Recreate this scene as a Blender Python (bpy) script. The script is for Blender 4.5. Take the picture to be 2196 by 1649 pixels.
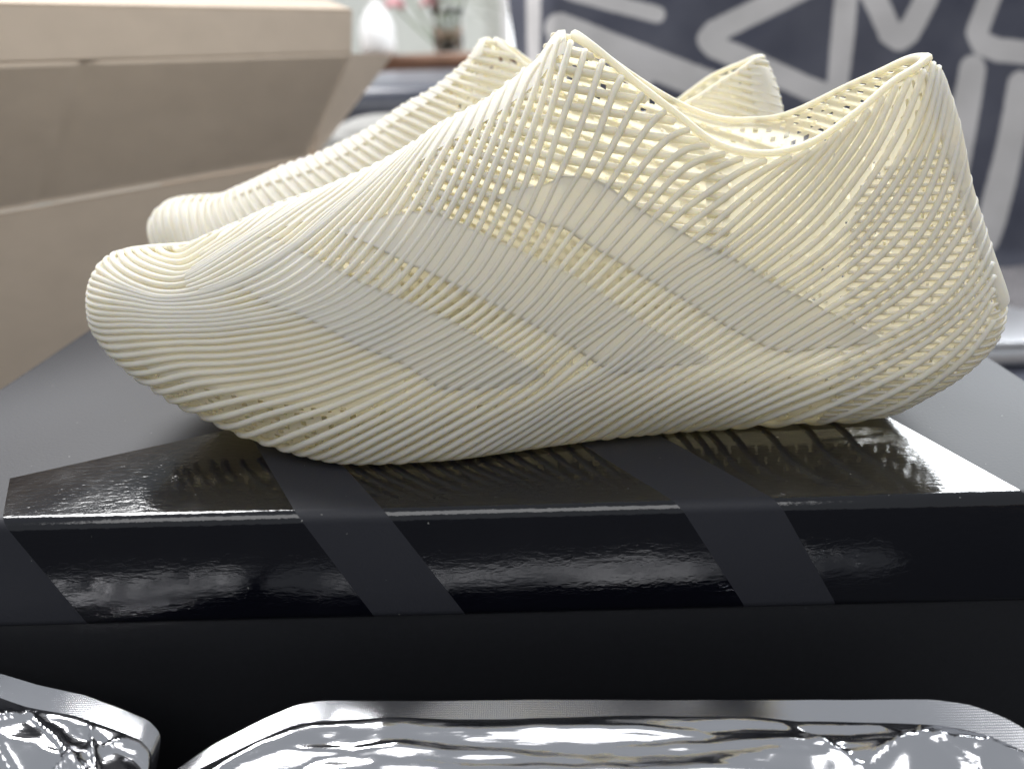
import bpy, bmesh, math, random
import numpy as np
from mathutils import Vector, Matrix, noise

for o in list(bpy.data.objects):
    bpy.data.objects.remove(o)
scene = bpy.context.scene
COL = scene.collection
random.seed(7); RNG = np.random.default_rng(11)

# ------------------------------------------------------------------ camera, world, lights, exposure
cam = bpy.data.objects.new('camera', bpy.data.cameras.new('camera')); COL.objects.link(cam)
PITCH, YAW, ROLL, CAMZ = math.radians(21.7), math.radians(-2.0), math.radians(1.75), .124
fw = Vector((math.sin(YAW)*math.cos(PITCH), math.cos(YAW)*math.cos(PITCH), -math.sin(PITCH)))
r0 = fw.cross(Vector((0, 0, 1))).normalized(); u0 = r0.cross(fw)
rt = r0*math.cos(ROLL)-u0*math.sin(ROLL); up = u0*math.cos(ROLL)+r0*math.sin(ROLL)
m = Matrix((rt, up, -fw)).transposed().to_4x4(); m.translation = Vector((0, 0, CAMZ))
cam.matrix_world = m
cd = cam.data; cd.sensor_width = 36.0; cd.lens = 1800/2196*36.0
cd.clip_start = .01; cd.clip_end = 60
cd.dof.use_dof = True; cd.dof.focus_distance = .262; cd.dof.aperture_fstop = (cd.lens/3.8)
scene.camera = cam

world = bpy.data.worlds.new('World'); scene.world = world; world.use_nodes = True
bg = world.node_tree.nodes['Background']; bg.inputs[0].default_value = (.89, .94, 1.0, 1); bg.inputs[1].default_value = .42

def area(name, loc, target, sx, sy, power, col):
    l = bpy.data.lights.new(name, 'AREA'); l.shape = 'RECTANGLE'; l.size = sx; l.size_y = sy; l.energy = power; l.color = col
    o = bpy.data.objects.new(name, l); COL.objects.link(o); o.location = loc
    o.rotation_euler = (Vector(target)-Vector(loc)).to_track_quat('-Z', 'Y').to_euler()
    return o
area('window_light_back_right', (1.75, 2.5, 1.75), (0, .3, .05), 1.3, 1.3, 150, (.93, .97, 1.0))
area('window_light_back_left', (-1.3, 2.0, 2.2), (0, .3, .05), 1.6, 1.2, 150, (.99, .985, .98))
area('room_light_front', (-.2, -1.1, 1.7), (0, .4, 0), 2.4, 1.3, 26, (.99, .985, .98))

scene.view_settings.view_transform = 'Standard'; scene.view_settings.look = 'None'
scene.view_settings.gamma = 1; scene.view_settings.exposure = -0.12; scene.view_settings.use_curve_mapping = False
cy = scene.cycles
cy.max_bounces = 9; cy.diffuse_bounces = 6; cy.glossy_bounces = 4; cy.transmission_bounces = 6
cy.use_adaptive_sampling = True; cy.adaptive_threshold = .02
cy.use_denoising = True; cy.caustics_reflective = False; cy.caustics_refractive = False
cy.sample_clamp_indirect = 6

# ------------------------------------------------------------------ helpers
def tag(o, label=None, cat=None, group=None, kind=None):
    if label: o['label'] = label
    if cat: o['category'] = cat
    if group: o['group'] = group
    if kind: o['kind'] = kind
    return o
def empty(name, loc=(0, 0, 0), rz=0):
    o = bpy.data.objects.new(name, None); COL.objects.link(o); o.location = loc; o.rotation_euler = (0, 0, rz)
    o.empty_display_size = .02
    return o
def mesh_obj(name, V, Fc, mat, parent=None, smooth=True):
    me = bpy.data.meshes.new(name)
    me.from_pydata([tuple(map(float, v)) for v in V], [], [tuple(map(int, f)) for f in Fc])
    me.materials.append(mat)
    if smooth: me.polygons.foreach_set('use_smooth', [True]*len(me.polygons))
    me.update()
    o = bpy.data.objects.new(name, me); COL.objects.link(o)
    if parent: o.parent = parent
    return o
def bm_obj(name, bm, mat, parent=None, smooth=False):
    me = bpy.data.meshes.new(name); bmesh.ops.recalc_face_normals(bm, faces=bm.faces); bm.to_mesh(me); bm.free(); me.materials.append(mat)
    if smooth: me.polygons.foreach_set('use_smooth', [True]*len(me.polygons))
    o = bpy.data.objects.new(name, me); COL.objects.link(o)
    if parent: o.parent = parent
    return o
def box_bm(x0, x1, y0, y1, z0, z1, bev=0, seg=3):
    bm = bmesh.new(); bmesh.ops.create_cube(bm, size=1)
    for v in bm.verts:
        v.co = Vector((x0 if v.co.x < 0 else x1, y0 if v.co.y < 0 else y1, z0 if v.co.z < 0 else z1))
    if bev: bmesh.ops.bevel(bm, geom=list(bm.edges), offset=bev, segments=seg, affect='EDGES', profile=.5)
    return bm
def grid_faces(n, mm, base=0):
    i, j = np.meshgrid(np.arange(n-1), np.arange(mm-1), indexing='ij')
    a = (i*mm+j).ravel()+base
    return np.stack([a, a+mm, a+mm+1, a+1], -1)
def tube_data(P, r, sides=8):
    P = np.asarray(P, float); n = len(P); r = np.broadcast_to(np.asarray(r, float), (n,))
    T = np.gradient(P, axis=0); T /= np.linalg.norm(T, axis=1)[:, None]+1e-12
    ref = np.array([0, 0, 1.]) if abs(T[0, 2]) < .9 else np.array([1., 0, 0])
    A = np.zeros_like(P); a = np.cross(T[0], ref); a /= np.linalg.norm(a)
    for i in range(n):
        a = a-T[i]*(a@T[i]); a /= np.linalg.norm(a)+1e-12; A[i] = a
    B = np.cross(T, A)
    th = np.arange(sides)*2*np.pi/sides
    V = P[:, None]+r[:, None, None]*(np.cos(th)[None, :, None]*A[:, None]+np.sin(th)[None, :, None]*B[:, None])
    V = V.reshape(-1, 3); F = []
    for i in range(n-1):
        b = i*sides
        for k in range(sides):
            k2 = (k+1) % sides
            F.append((b+k, b+k2, b+sides+k2, b+sides+k))
    c0, c1 = len(V), len(V)+1
    V = np.vstack([V, P[0]-T[0]*r[0]*.6, P[-1]+T[-1]*r[-1]*.6])
    e = (n-1)*sides
    for k in range(sides):
        k2 = (k+1) % sides
        F.append((c0, k2, k)); F.append((c1, e+k, e+k2))
    return V, F
def resample(P, step):
    P = np.asarray(P, float)
    l = np.r_[0, np.cumsum(np.linalg.norm(np.diff(P, axis=0), axis=1))]
    n = max(4, int(l[-1]/step)+1); q = np.linspace(0, l[-1], n)
    return np.stack([np.interp(q, l, P[:, k]) for k in range(P.shape[1])], 1)
def smooth_path(P, it):
    P = np.array(P, float)
    for _ in range(it): P[1:-1] = .25*P[:-2]+.5*P[1:-1]+.25*P[2:]
    return P

# ------------------------------------------------------------------ materials
def new_mat(name):
    mt = bpy.data.materials.new(name); mt.use_nodes = True
    nt = mt.node_tree; nt.nodes.clear(); out = nt.nodes.new('ShaderNodeOutputMaterial')
    return mt, nt, out
def principled(nt, col, rough=.5, metal=0, spec=.5):
    b = nt.nodes.new('ShaderNodeBsdfPrincipled')
    b.inputs['Base Color'].default_value = (*col, 1); b.inputs['Roughness'].default_value = rough
    b.inputs['Metallic'].default_value = metal; b.inputs['Specular IOR Level'].default_value = spec
    return b
def tex_noise(nt, scale, detail=4, rough=.55, co=None, stretch=None):
    n = nt.nodes.new('ShaderNodeTexNoise'); n.inputs['Scale'].default_value = scale
    n.inputs['Detail'].default_value = detail; n.inputs['Roughness'].default_value = rough
    tc = nt.nodes.new('ShaderNodeTexCoord')
    src = tc.outputs['Object']
    if stretch:
        mp = nt.nodes.new('ShaderNodeMapping'); mp.inputs['Scale'].default_value = stretch
        nt.links.new(src, mp.inputs['Vector']); src = mp.outputs['Vector']
    nt.links.new(src, n.inputs['Vector'])
    return n
def add_bump(nt, b, h, strength, dist):
    bp = nt.nodes.new('ShaderNodeBump'); bp.inputs['Strength'].default_value = strength; bp.inputs['Distance'].default_value = dist
    nt.links.new(h, bp.inputs['Height']); nt.links.new(bp.outputs['Normal'], b.inputs['Normal']); return bp
def ramp(nt, fac, stops):
    r = nt.nodes.new('ShaderNodeValToRGB'); cr = r.color_ramp
    while len(cr.elements) < len(stops): cr.elements.new(.5)
    for e, (p, c) in zip(cr.elements, stops): e.position = p; e.color = (*c, 1) if len(c) == 3 else c
    nt.links.new(fac, r.inputs['Fac']); return r
def simple(name, col, rough=.6, nscale=None, var=.15, bump=0, bdist=.001, metal=0, spec=.5):
    mt, nt, out = new_mat(name); b = principled(nt, col, rough, metal, spec)
    if nscale:
        n = tex_noise(nt, nscale)
        lo = tuple(c*(1-var) for c in col); hi = tuple(min(1, c*(1+var)) for c in col)
        r = ramp(nt, n.outputs['Fac'], [(.3, lo), (.7, hi)]); nt.links.new(r.outputs['Color'], b.inputs['Base Color'])
        if bump: add_bump(nt, b, n.outputs['Fac'], bump, bdist)
    nt.links.new(b.outputs['BSDF'], out.inputs['Surface']); return mt

def make_polymer():
    mt, nt, out = new_mat('cream_printed_polymer')
    b = principled(nt, (.86, .85, .80), .6, 0, .35)
    b.inputs['Subsurface Weight'].default_value = .75; b.inputs['Subsurface Radius'].default_value = (1.0, .85, .55); b.inputs['Subsurface Scale'].default_value = .0022
    n = tex_noise(nt, 2600, 2, .6); add_bump(nt, b, n.outputs['Fac'], .35, .00025)
    n2 = tex_noise(nt, 90, 3, .5)
    r = ramp(nt, n2.outputs['Fac'], [(.3, (.876, .869, .826)), (.7, (.901, .894, .856))]); nt.links.new(r.outputs['Color'], b.inputs['Base Color'])
    t = nt.nodes.new('ShaderNodeBsdfTranslucent'); t.inputs['Color'].default_value = (.94, .872, .665, 1)
    mx = nt.nodes.new('ShaderNodeMixShader'); mx.inputs[0].default_value = .42
    nt.links.new(b.outputs['BSDF'], mx.inputs[1]); nt.links.new(t.outputs['BSDF'], mx.inputs[2])
    nt.links.new(mx.outputs[0], out.inputs['Surface']); return mt
M_SHOE = make_polymer()

# ------------------------------------------------------------------ the shoe surface (metres; u = toe 0 .. heel 1, t = sole 0 .. top 1)
SP = {'L': 0.3144,
 'zt': [[0.0, 0.01, 0.03, 0.06, 0.1, 0.14, 0.18, 0.22, 0.26, 0.31, 0.36, 0.41, 0.45, 0.48, 0.505, 0.53, 0.56, 0.6, 0.64, 0.68, 0.72, 0.76, 0.8, 0.84, 0.87, 0.89, 0.91, 0.93, 0.95, 0.97, 0.985, 1.0], [0.048, 0.056, 0.0602, 0.0612, 0.06175, 0.06594, 0.07074, 0.07597, 0.07969, 0.08553, 0.09256, 0.10188, 0.10796, 0.11413, 0.11996, 0.12827, 0.12303, 0.11267, 0.10323, 0.09413, 0.09181, 0.09434, 0.10274, 0.11146, 0.11491, 0.1175, 0.1075, 0.0885, 0.0735, 0.0605, 0.0515, 0.0422]],
 'ztm': [[0.0, 0.01, 0.03, 0.06, 0.1, 0.14, 0.18, 0.22, 0.26, 0.31, 0.36, 0.41, 0.45, 0.48, 0.505, 0.53, 0.56, 0.6, 0.64, 0.68, 0.72, 0.76, 0.8, 0.84, 0.87, 0.89, 0.91, 0.93, 0.95, 0.97, 0.985, 1.0], [0.048, 0.056, 0.0602, 0.0612, 0.06175, 0.06594, 0.07074, 0.07597, 0.07969, 0.08553, 0.09256, 0.10188, 0.10796, 0.11413, 0.11996, 0.12827, 0.12355, 0.11523, 0.10748, 0.10131, 0.09787, 0.09783, 0.10133, 0.10873, 0.11375, 0.1175, 0.1075, 0.0885, 0.0735, 0.0605, 0.0515, 0.0422]],
 'zb': [[0.0, 0.01, 0.03, 0.06, 0.1, 0.15, 0.2, 0.26, 0.32, 0.5, 0.7, 0.84, 0.88, 0.92, 0.95, 0.975, 1.0], [0.048, 0.0375, 0.0325, 0.02383, 0.01593, 0.0105, 0.00528, 0.00197, 0.0, 0.0, 0.0, 0.0, 0.00072, 0.0085, 0.018, 0.0275, 0.0422]],
 'WL': [[0.0, 0.07, 0.12, 0.2, 0.3, 0.38, 0.5, 0.6, 0.7, 0.8, 0.9, 1.0], [0.032, 0.034, 0.04, 0.047, 0.05475, 0.0526, 0.046, 0.042, 0.039, 0.037, 0.0355, 0.0355]],
 'WM': [[0.0, 0.07, 0.12, 0.2, 0.3, 0.38, 0.5, 0.6, 0.7, 0.8, 0.9, 1.0], [0.03, 0.033, 0.039, 0.045, 0.048, 0.046, 0.04, 0.037, 0.036, 0.036, 0.034, 0.034]],
 'yc': [[0.0, 0.1, 0.25, 0.4, 0.7, 1.0], [0.006, 0.005, 0.003, 0.001, 0.0, 0.0]],
 'wr': [[0.0, 0.5365, 0.5575, 0.5975, 0.6575, 0.7375, 0.8, 0.8474, 0.8774, 0.8974, 1.0], [0.0, 0.0, 0.008, 0.015, 0.021, 0.025, 0.025, 0.017, 0.01, 0.0, 0.0]],
 'pu': [[0.0, 0.1, 0.3, 0.45, 0.6, 0.8, 1.0], [2.2, 2.1, 2.0, 1.7, 1.5, 1.6, 1.8]],
 'qb': [[0.0, 0.1, 0.2, 0.4, 0.5, 0.6, 0.7, 0.8, 0.88, 0.95, 1.0], [0.5, 0.6, 0.72, 0.72, 0.57959, 0.38768, 0.2665, 0.23911, 0.2, 0.2, 0.2]]}
GUIDES = {-23: [(0.1067, 1.0), (0.1067, 1.0), (0.1079, 1.0), (0.1079, 1.0), (0.109, 1.0), (0.109, 1.0), (0.1101, 1.0), (0.1101, 1.0), (0.1113, 1.0), (0.1113, 1.0), (0.1124, 1.0), (0.1124, 1.0), (0.1136, 1.0), (0.1136, 1.0), (0.1147, 1.0), (0.1147, 1.0), (0.1159, 1.0), (0.1159, 1.0), (0.117, 1.0), (0.117, 1.0), (0.1181, 1.0), (0.1181, 1.0), (0.1193, 1.0), (0.1193, 1.0), (0.1193, 1.0), (0.1204, 1.0)],
 -21: [(0.0735, 0.9981), (0.0824, 0.99), (0.0886, 0.9826), (0.095, 0.9756), (0.101, 0.9717), (0.1067, 0.9661), (0.1136, 0.9583), (0.1204, 0.9498), (0.1273, 0.9404), (0.1319, 0.9384), (0.1353, 0.9423), (0.1387, 0.9479), (0.141, 0.9567), (0.1444, 0.9599), (0.1479, 0.9646), (0.1513, 0.9676), (0.1547, 0.9717), (0.157, 0.9769), (0.1604, 0.9804), (0.1627, 0.9856), (0.1662, 0.9874), (0.1684, 0.9915), (0.1707, 0.9954), (0.173, 0.9977), (0.1742, 0.9999), (0.1776, 1.0)],
 -19: [(0.0534, 0.9948), (0.0664, 0.9731), (0.0779, 0.955), (0.087, 0.9442), (0.0983, 0.9302), (0.1079, 0.9215), (0.1193, 0.9), (0.1296, 0.8812), (0.1399, 0.8661), (0.1467, 0.8774), (0.1536, 0.8849), (0.1593, 0.8962), (0.1662, 0.905), (0.173, 0.9123), (0.1787, 0.9192), (0.1856, 0.9259), (0.1924, 0.9302), (0.1993, 0.9344), (0.2062, 0.9404), (0.2119, 0.9479), (0.2176, 0.955), (0.2233, 0.9631), (0.2279, 0.9717), (0.2325, 0.9804), (0.237, 0.9883), (0.2405, 0.9959)],
 -17: [(0.0356, 0.9874), (0.0534, 0.9404), (0.0678, 0.9075), (0.0808, 0.8849), (0.0934, 0.8736), (0.1067, 0.8623), (0.1216, 0.8435), (0.1353, 0.8285), (0.1467, 0.8322), (0.157, 0.8435), (0.1662, 0.8586), (0.1764, 0.8699), (0.1856, 0.8812), (0.1947, 0.8925), (0.2039, 0.9), (0.213, 0.9099), (0.2222, 0.9215), (0.2313, 0.9302), (0.2393, 0.9423), (0.2473, 0.955), (0.2553, 0.9646), (0.2633, 0.9744), (0.2725, 0.9792), (0.2805, 0.9865), (0.2873, 0.9942), (0.2919, 1.0)],
 -15: [(0.0238, 0.9404), (0.0463, 0.8774), (0.0637, 0.836), (0.0793, 0.8096), (0.095, 0.7983), (0.1124, 0.787), (0.1307, 0.7682), (0.1467, 0.7607), (0.1616, 0.7682), (0.1764, 0.7757), (0.1913, 0.7833), (0.205, 0.7946), (0.2176, 0.8059), (0.2313, 0.8209), (0.2427, 0.8397), (0.2542, 0.8548), (0.2645, 0.8736), (0.2747, 0.8925), (0.2839, 0.9123), (0.2942, 0.9259), (0.3045, 0.9384), (0.3148, 0.9498), (0.325, 0.9599), (0.3342, 0.9731), (0.3422, 0.9874), (0.3468, 1.0)],
 -13: [(0.0125, 0.8322), (0.0441, 0.7983), (0.0624, 0.7908), (0.0808, 0.7757), (0.0983, 0.772), (0.1181, 0.7569), (0.1376, 0.7418), (0.1559, 0.7418), (0.173, 0.7456), (0.1902, 0.7531), (0.2062, 0.7607), (0.2222, 0.772), (0.237, 0.7908), (0.2496, 0.8134), (0.2633, 0.8322), (0.2747, 0.851), (0.2873, 0.8699), (0.2976, 0.8887), (0.309, 0.905), (0.3193, 0.9237), (0.3308, 0.9364), (0.341, 0.9515), (0.3525, 0.9646), (0.3628, 0.9769), (0.373, 0.9883), (0.3811, 0.9999)],
 -9: [(0.0238, 0.5121), (0.0522, 0.6289), (0.072, 0.659), (0.0918, 0.6778), (0.1136, 0.6816), (0.1353, 0.6665), (0.1559, 0.659), (0.1764, 0.6552), (0.197, 0.6552), (0.2164, 0.659), (0.2347, 0.6703), (0.253, 0.6816), (0.2702, 0.7004), (0.285, 0.7192), (0.2999, 0.7381), (0.3113, 0.7644), (0.3216, 0.7946), (0.3319, 0.8247), (0.3422, 0.851), (0.3513, 0.8774), (0.3616, 0.9025), (0.3708, 0.9259), (0.3811, 0.9442), (0.3913, 0.9631), (0.4005, 0.9826), (0.4085, 1.0)],
 -5: [(0.0336, 0.2674), (0.0637, 0.482), (0.087, 0.5423), (0.1124, 0.5762), (0.1376, 0.5724), (0.1604, 0.5724), (0.1833, 0.5762), (0.2062, 0.5799), (0.229, 0.5874), (0.2507, 0.595), (0.2725, 0.6063), (0.2919, 0.6138), (0.3102, 0.6251), (0.3285, 0.6364), (0.3445, 0.6552), (0.3582, 0.6816), (0.3708, 0.7079), (0.3833, 0.7343), (0.3948, 0.7607), (0.4051, 0.7908), (0.4131, 0.8247), (0.4222, 0.8623), (0.4302, 0.8962), (0.4382, 0.9323), (0.4462, 0.9661), (0.4542, 0.9973)],
 -1: [(0.0572, 0.0866), (0.0934, 0.3427), (0.125, 0.4142), (0.1524, 0.4293), (0.1799, 0.4481), (0.2073, 0.4556), (0.2347, 0.4745), (0.2599, 0.4933), (0.285, 0.5084), (0.3079, 0.5197), (0.3296, 0.5272), (0.3502, 0.5385), (0.3708, 0.5498), (0.3891, 0.5686), (0.4062, 0.5912), (0.4199, 0.6289), (0.4325, 0.6665), (0.4439, 0.7079), (0.4542, 0.7494), (0.4634, 0.7908), (0.4714, 0.8322), (0.4805, 0.8699), (0.4885, 0.9075), (0.4965, 0.9442), (0.5056, 0.9781), (0.5148, 0.9992)],
 1.5: [(0.0902, 0.0603), (0.1296, 0.2598), (0.1593, 0.3201), (0.1879, 0.354), (0.2153, 0.3766), (0.2427, 0.4029), (0.269, 0.4293), (0.293, 0.4519), (0.3159, 0.4632), (0.3376, 0.4745), (0.3593, 0.4895), (0.3799, 0.5008), (0.3993, 0.5159), (0.4199, 0.5272), (0.4371, 0.5536), (0.4519, 0.5874), (0.4634, 0.6289), (0.4736, 0.6665), (0.4839, 0.7042), (0.4942, 0.7418), (0.5011, 0.7833), (0.5091, 0.8172), (0.5171, 0.8473), (0.5239, 0.8774), (0.5308, 0.9215), (0.5376, 0.9756)],
 4: [(0.1319, 0.0), (0.1719, 0.1732), (0.2004, 0.2372), (0.2279, 0.2824), (0.2553, 0.3238), (0.2793, 0.354), (0.3022, 0.3803), (0.3239, 0.3992), (0.3456, 0.4142), (0.3662, 0.4255), (0.3868, 0.4331), (0.4073, 0.4444), (0.4268, 0.4594), (0.4451, 0.4782), (0.4611, 0.5084), (0.4759, 0.5385), (0.4885, 0.5686), (0.4999, 0.6025), (0.5114, 0.6326), (0.5228, 0.6515), (0.5342, 0.6891), (0.5434, 0.7418), (0.5525, 0.7983), (0.5605, 0.8586), (0.5662, 0.9169), (0.5765, 0.9865)],
 6: [(0.1787, 0.0188), (0.2119, 0.1469), (0.2393, 0.2109), (0.2645, 0.2561), (0.2885, 0.2937), (0.3102, 0.3163), (0.3308, 0.3351), (0.3513, 0.3502), (0.3708, 0.3653), (0.3913, 0.3766), (0.4096, 0.3916), (0.4291, 0.4067), (0.4473, 0.4255), (0.4645, 0.4481), (0.4794, 0.4707), (0.4931, 0.5008), (0.5068, 0.5272), (0.5194, 0.546), (0.5319, 0.5724), (0.5445, 0.6213), (0.5571, 0.6741), (0.5685, 0.7305), (0.5799, 0.7908), (0.5914, 0.8548), (0.6017, 0.9237), (0.6154, 0.9964)],
 8: [(0.2279, 0.0075), (0.2576, 0.1205), (0.2816, 0.1732), (0.3045, 0.2146), (0.325, 0.241), (0.3445, 0.2674), (0.3628, 0.29), (0.3822, 0.3126), (0.4005, 0.3276), (0.4188, 0.3464), (0.4371, 0.3653), (0.4542, 0.3841), (0.4725, 0.3992), (0.4885, 0.418), (0.5034, 0.4406), (0.5171, 0.4594), (0.5308, 0.482), (0.5434, 0.5234), (0.5571, 0.5724), (0.5708, 0.6251), (0.5845, 0.6816), (0.5971, 0.7418), (0.6085, 0.8021), (0.6222, 0.8699), (0.6394, 0.9323), (0.6588, 0.9994)],
 10.5: [(0.2713, 0.0075), (0.2976, 0.0979), (0.3182, 0.1393), (0.3388, 0.1732), (0.3582, 0.1996), (0.3776, 0.2259), (0.3959, 0.2485), (0.4131, 0.2711), (0.4313, 0.2937), (0.4485, 0.3126), (0.4668, 0.3314), (0.4828, 0.3502), (0.4999, 0.3653), (0.5159, 0.3803), (0.5308, 0.3992), (0.5457, 0.4368), (0.5594, 0.482), (0.5742, 0.531), (0.5879, 0.5837), (0.6017, 0.6402), (0.6154, 0.6967), (0.6302, 0.7569), (0.6451, 0.8209), (0.6611, 0.8925), (0.6794, 0.9533), (0.6988, 0.9874)],
 13: [(0.309, 0.0113), (0.3319, 0.064), (0.3536, 0.1054), (0.3742, 0.1393), (0.3948, 0.1695), (0.4142, 0.1958), (0.4325, 0.2222), (0.4519, 0.2448), (0.4702, 0.2674), (0.4885, 0.2862), (0.5056, 0.305), (0.5228, 0.3201), (0.5399, 0.3502), (0.5559, 0.3916), (0.5719, 0.4368), (0.5879, 0.4895), (0.6051, 0.5423), (0.6211, 0.595), (0.6371, 0.6515), (0.6542, 0.7192), (0.6702, 0.787), (0.6862, 0.8473), (0.7034, 0.8962), (0.7194, 0.9404), (0.7365, 0.9717), (0.7525, 0.9977)],
 17.5: [(0.3959, 0.0), (0.4176, 0.049), (0.4382, 0.0828), (0.4588, 0.1167), (0.4782, 0.1431), (0.4976, 0.1695), (0.5171, 0.1883), (0.5365, 0.2146), (0.5548, 0.2523), (0.5719, 0.2975), (0.5868, 0.3464), (0.6028, 0.4029), (0.6199, 0.4519), (0.6371, 0.5046), (0.6554, 0.5649), (0.6725, 0.6251), (0.6908, 0.6741), (0.708, 0.7268), (0.724, 0.772), (0.74, 0.8096), (0.7548, 0.8473), (0.7685, 0.8812), (0.7811, 0.905), (0.7926, 0.9281), (0.8028, 0.9583), (0.812, 0.9908)],
 20.5: [(0.4439, 0.0038), (0.4656, 0.0452), (0.4862, 0.0828), (0.5068, 0.1167), (0.5262, 0.1431), (0.5468, 0.177), (0.5662, 0.2184), (0.5845, 0.2598), (0.6028, 0.3088), (0.6211, 0.3615), (0.6382, 0.4142), (0.6565, 0.4745), (0.6748, 0.5347), (0.6942, 0.5837), (0.7125, 0.6289), (0.7297, 0.6741), (0.7468, 0.7079), (0.764, 0.7381), (0.7788, 0.7644), (0.7914, 0.7946), (0.8028, 0.8247), (0.8154, 0.851), (0.8268, 0.8774), (0.8383, 0.9099), (0.8474, 0.9515), (0.8566, 0.9973)],
 22.5: [(0.4748, 0.0), (0.4965, 0.0452), (0.5171, 0.0791), (0.5376, 0.113), (0.5582, 0.1544), (0.5777, 0.1958), (0.5971, 0.241), (0.6165, 0.29), (0.636, 0.3389), (0.6542, 0.3916), (0.6725, 0.4556), (0.6908, 0.5046), (0.7103, 0.5536), (0.7285, 0.595), (0.7468, 0.6251), (0.7651, 0.6515), (0.7823, 0.6703), (0.7971, 0.6929), (0.8108, 0.7192), (0.8234, 0.7456), (0.836, 0.7795), (0.8486, 0.8134), (0.8588, 0.8548), (0.8691, 0.8962), (0.8771, 0.9423), (0.8886, 0.9836)],
 25.5: [(0.5342, 0.0), (0.5525, 0.049), (0.5708, 0.0941), (0.5891, 0.1356), (0.6074, 0.1808), (0.6257, 0.2259), (0.644, 0.2674), (0.6622, 0.3163), (0.6794, 0.3653), (0.6977, 0.4067), (0.7148, 0.4481), (0.732, 0.4858), (0.7491, 0.5197), (0.7663, 0.546), (0.7823, 0.5611), (0.7983, 0.5762), (0.8143, 0.5912), (0.828, 0.6138), (0.8406, 0.6439), (0.8531, 0.6778), (0.8634, 0.7155), (0.8714, 0.7569), (0.8794, 0.7946), (0.8863, 0.8397), (0.892, 0.8887), (0.9, 0.9615)],
 28.3: [(0.5914, 0.0113), (0.6051, 0.0678), (0.6199, 0.113), (0.6348, 0.1544), (0.6508, 0.1958), (0.6668, 0.2335), (0.6828, 0.2711), (0.6988, 0.3013), (0.7148, 0.3351), (0.7308, 0.3615), (0.7457, 0.3879), (0.7605, 0.4142), (0.7754, 0.4331), (0.7903, 0.4444), (0.8051, 0.4594), (0.82, 0.4669), (0.8348, 0.482), (0.8486, 0.5008), (0.86, 0.5272), (0.8714, 0.5573), (0.8806, 0.5837), (0.8886, 0.6176), (0.8966, 0.6628), (0.9027, 0.723), (0.9075, 0.7908), (0.9154, 0.8849)],
 30.6: [(0.6268, 0.0151), (0.6382, 0.0715), (0.6508, 0.113), (0.6645, 0.1469), (0.6782, 0.1808), (0.692, 0.2109), (0.7057, 0.241), (0.7194, 0.2674), (0.7331, 0.29), (0.7468, 0.3126), (0.7605, 0.3314), (0.7743, 0.3464), (0.788, 0.3577), (0.8006, 0.3728), (0.8131, 0.3879), (0.8257, 0.4029), (0.8383, 0.418), (0.8508, 0.4331), (0.8623, 0.4519), (0.8749, 0.4669), (0.884, 0.4895), (0.8943, 0.5121), (0.9027, 0.5573), (0.9107, 0.6176), (0.92, 0.7079), (0.9369, 0.8849)],
 32.5: [(0.6634, 0.0226), (0.6725, 0.0791), (0.684, 0.1167), (0.6954, 0.1469), (0.708, 0.1732), (0.7205, 0.1996), (0.732, 0.2259), (0.7445, 0.2448), (0.7571, 0.2636), (0.7708, 0.2749), (0.7834, 0.2862), (0.796, 0.2937), (0.8086, 0.305), (0.82, 0.3163), (0.8326, 0.3238), (0.8451, 0.3351), (0.8566, 0.3502), (0.8691, 0.3615), (0.8806, 0.3728), (0.8909, 0.3879), (0.9, 0.4142), (0.9091, 0.4594), (0.9169, 0.5121), (0.9244, 0.5912), (0.9315, 0.6778), (0.9446, 0.8096)],
 35.5: [(0.7194, 0.0226), (0.7263, 0.0678), (0.7354, 0.0941), (0.7445, 0.1167), (0.7548, 0.1356), (0.7651, 0.1506), (0.7754, 0.1657), (0.7868, 0.1732), (0.7971, 0.1845), (0.8074, 0.1958), (0.8177, 0.2071), (0.8268, 0.2184), (0.8371, 0.2297), (0.8463, 0.2448), (0.8554, 0.2598), (0.8657, 0.2711), (0.8749, 0.2862), (0.884, 0.2937), (0.8931, 0.305), (0.901, 0.3238), (0.9091, 0.3502), (0.9169, 0.3879), (0.9258, 0.4406), (0.9329, 0.4971), (0.9408, 0.5611), (0.9507, 0.6477)],
 37.5: [(0.8017, 0.0038), (0.804, 0.0377), (0.8097, 0.0565), (0.8166, 0.0715), (0.8234, 0.0828), (0.8303, 0.0941), (0.8371, 0.1092), (0.844, 0.1205), (0.8508, 0.1318), (0.8566, 0.1469), (0.8634, 0.1582), (0.8703, 0.1695), (0.8771, 0.177), (0.884, 0.1845), (0.8909, 0.1921), (0.8977, 0.1996), (0.9027, 0.2146), (0.9075, 0.2335), (0.9139, 0.2485), (0.9185, 0.2749), (0.9229, 0.3013), (0.9273, 0.3351), (0.9315, 0.369), (0.9369, 0.4067), (0.9408, 0.4481), (0.9459, 0.4933)],
 39.5: [(0.8783, 0.0188), (0.8794, 0.0339), (0.8817, 0.049), (0.8863, 0.0527), (0.892, 0.049), (0.8954, 0.0565), (0.901, 0.0527), (0.9043, 0.0603), (0.9075, 0.0678), (0.9107, 0.0753), (0.9139, 0.0828), (0.9169, 0.0904), (0.92, 0.1017), (0.9214, 0.1205), (0.9229, 0.1393), (0.9258, 0.1544), (0.9273, 0.1732), (0.9301, 0.1883), (0.9329, 0.2033), (0.9356, 0.2184), (0.9395, 0.2297), (0.9421, 0.2485), (0.9446, 0.2674), (0.9483, 0.2862), (0.9518, 0.305), (0.9564, 0.3238)]}
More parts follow.
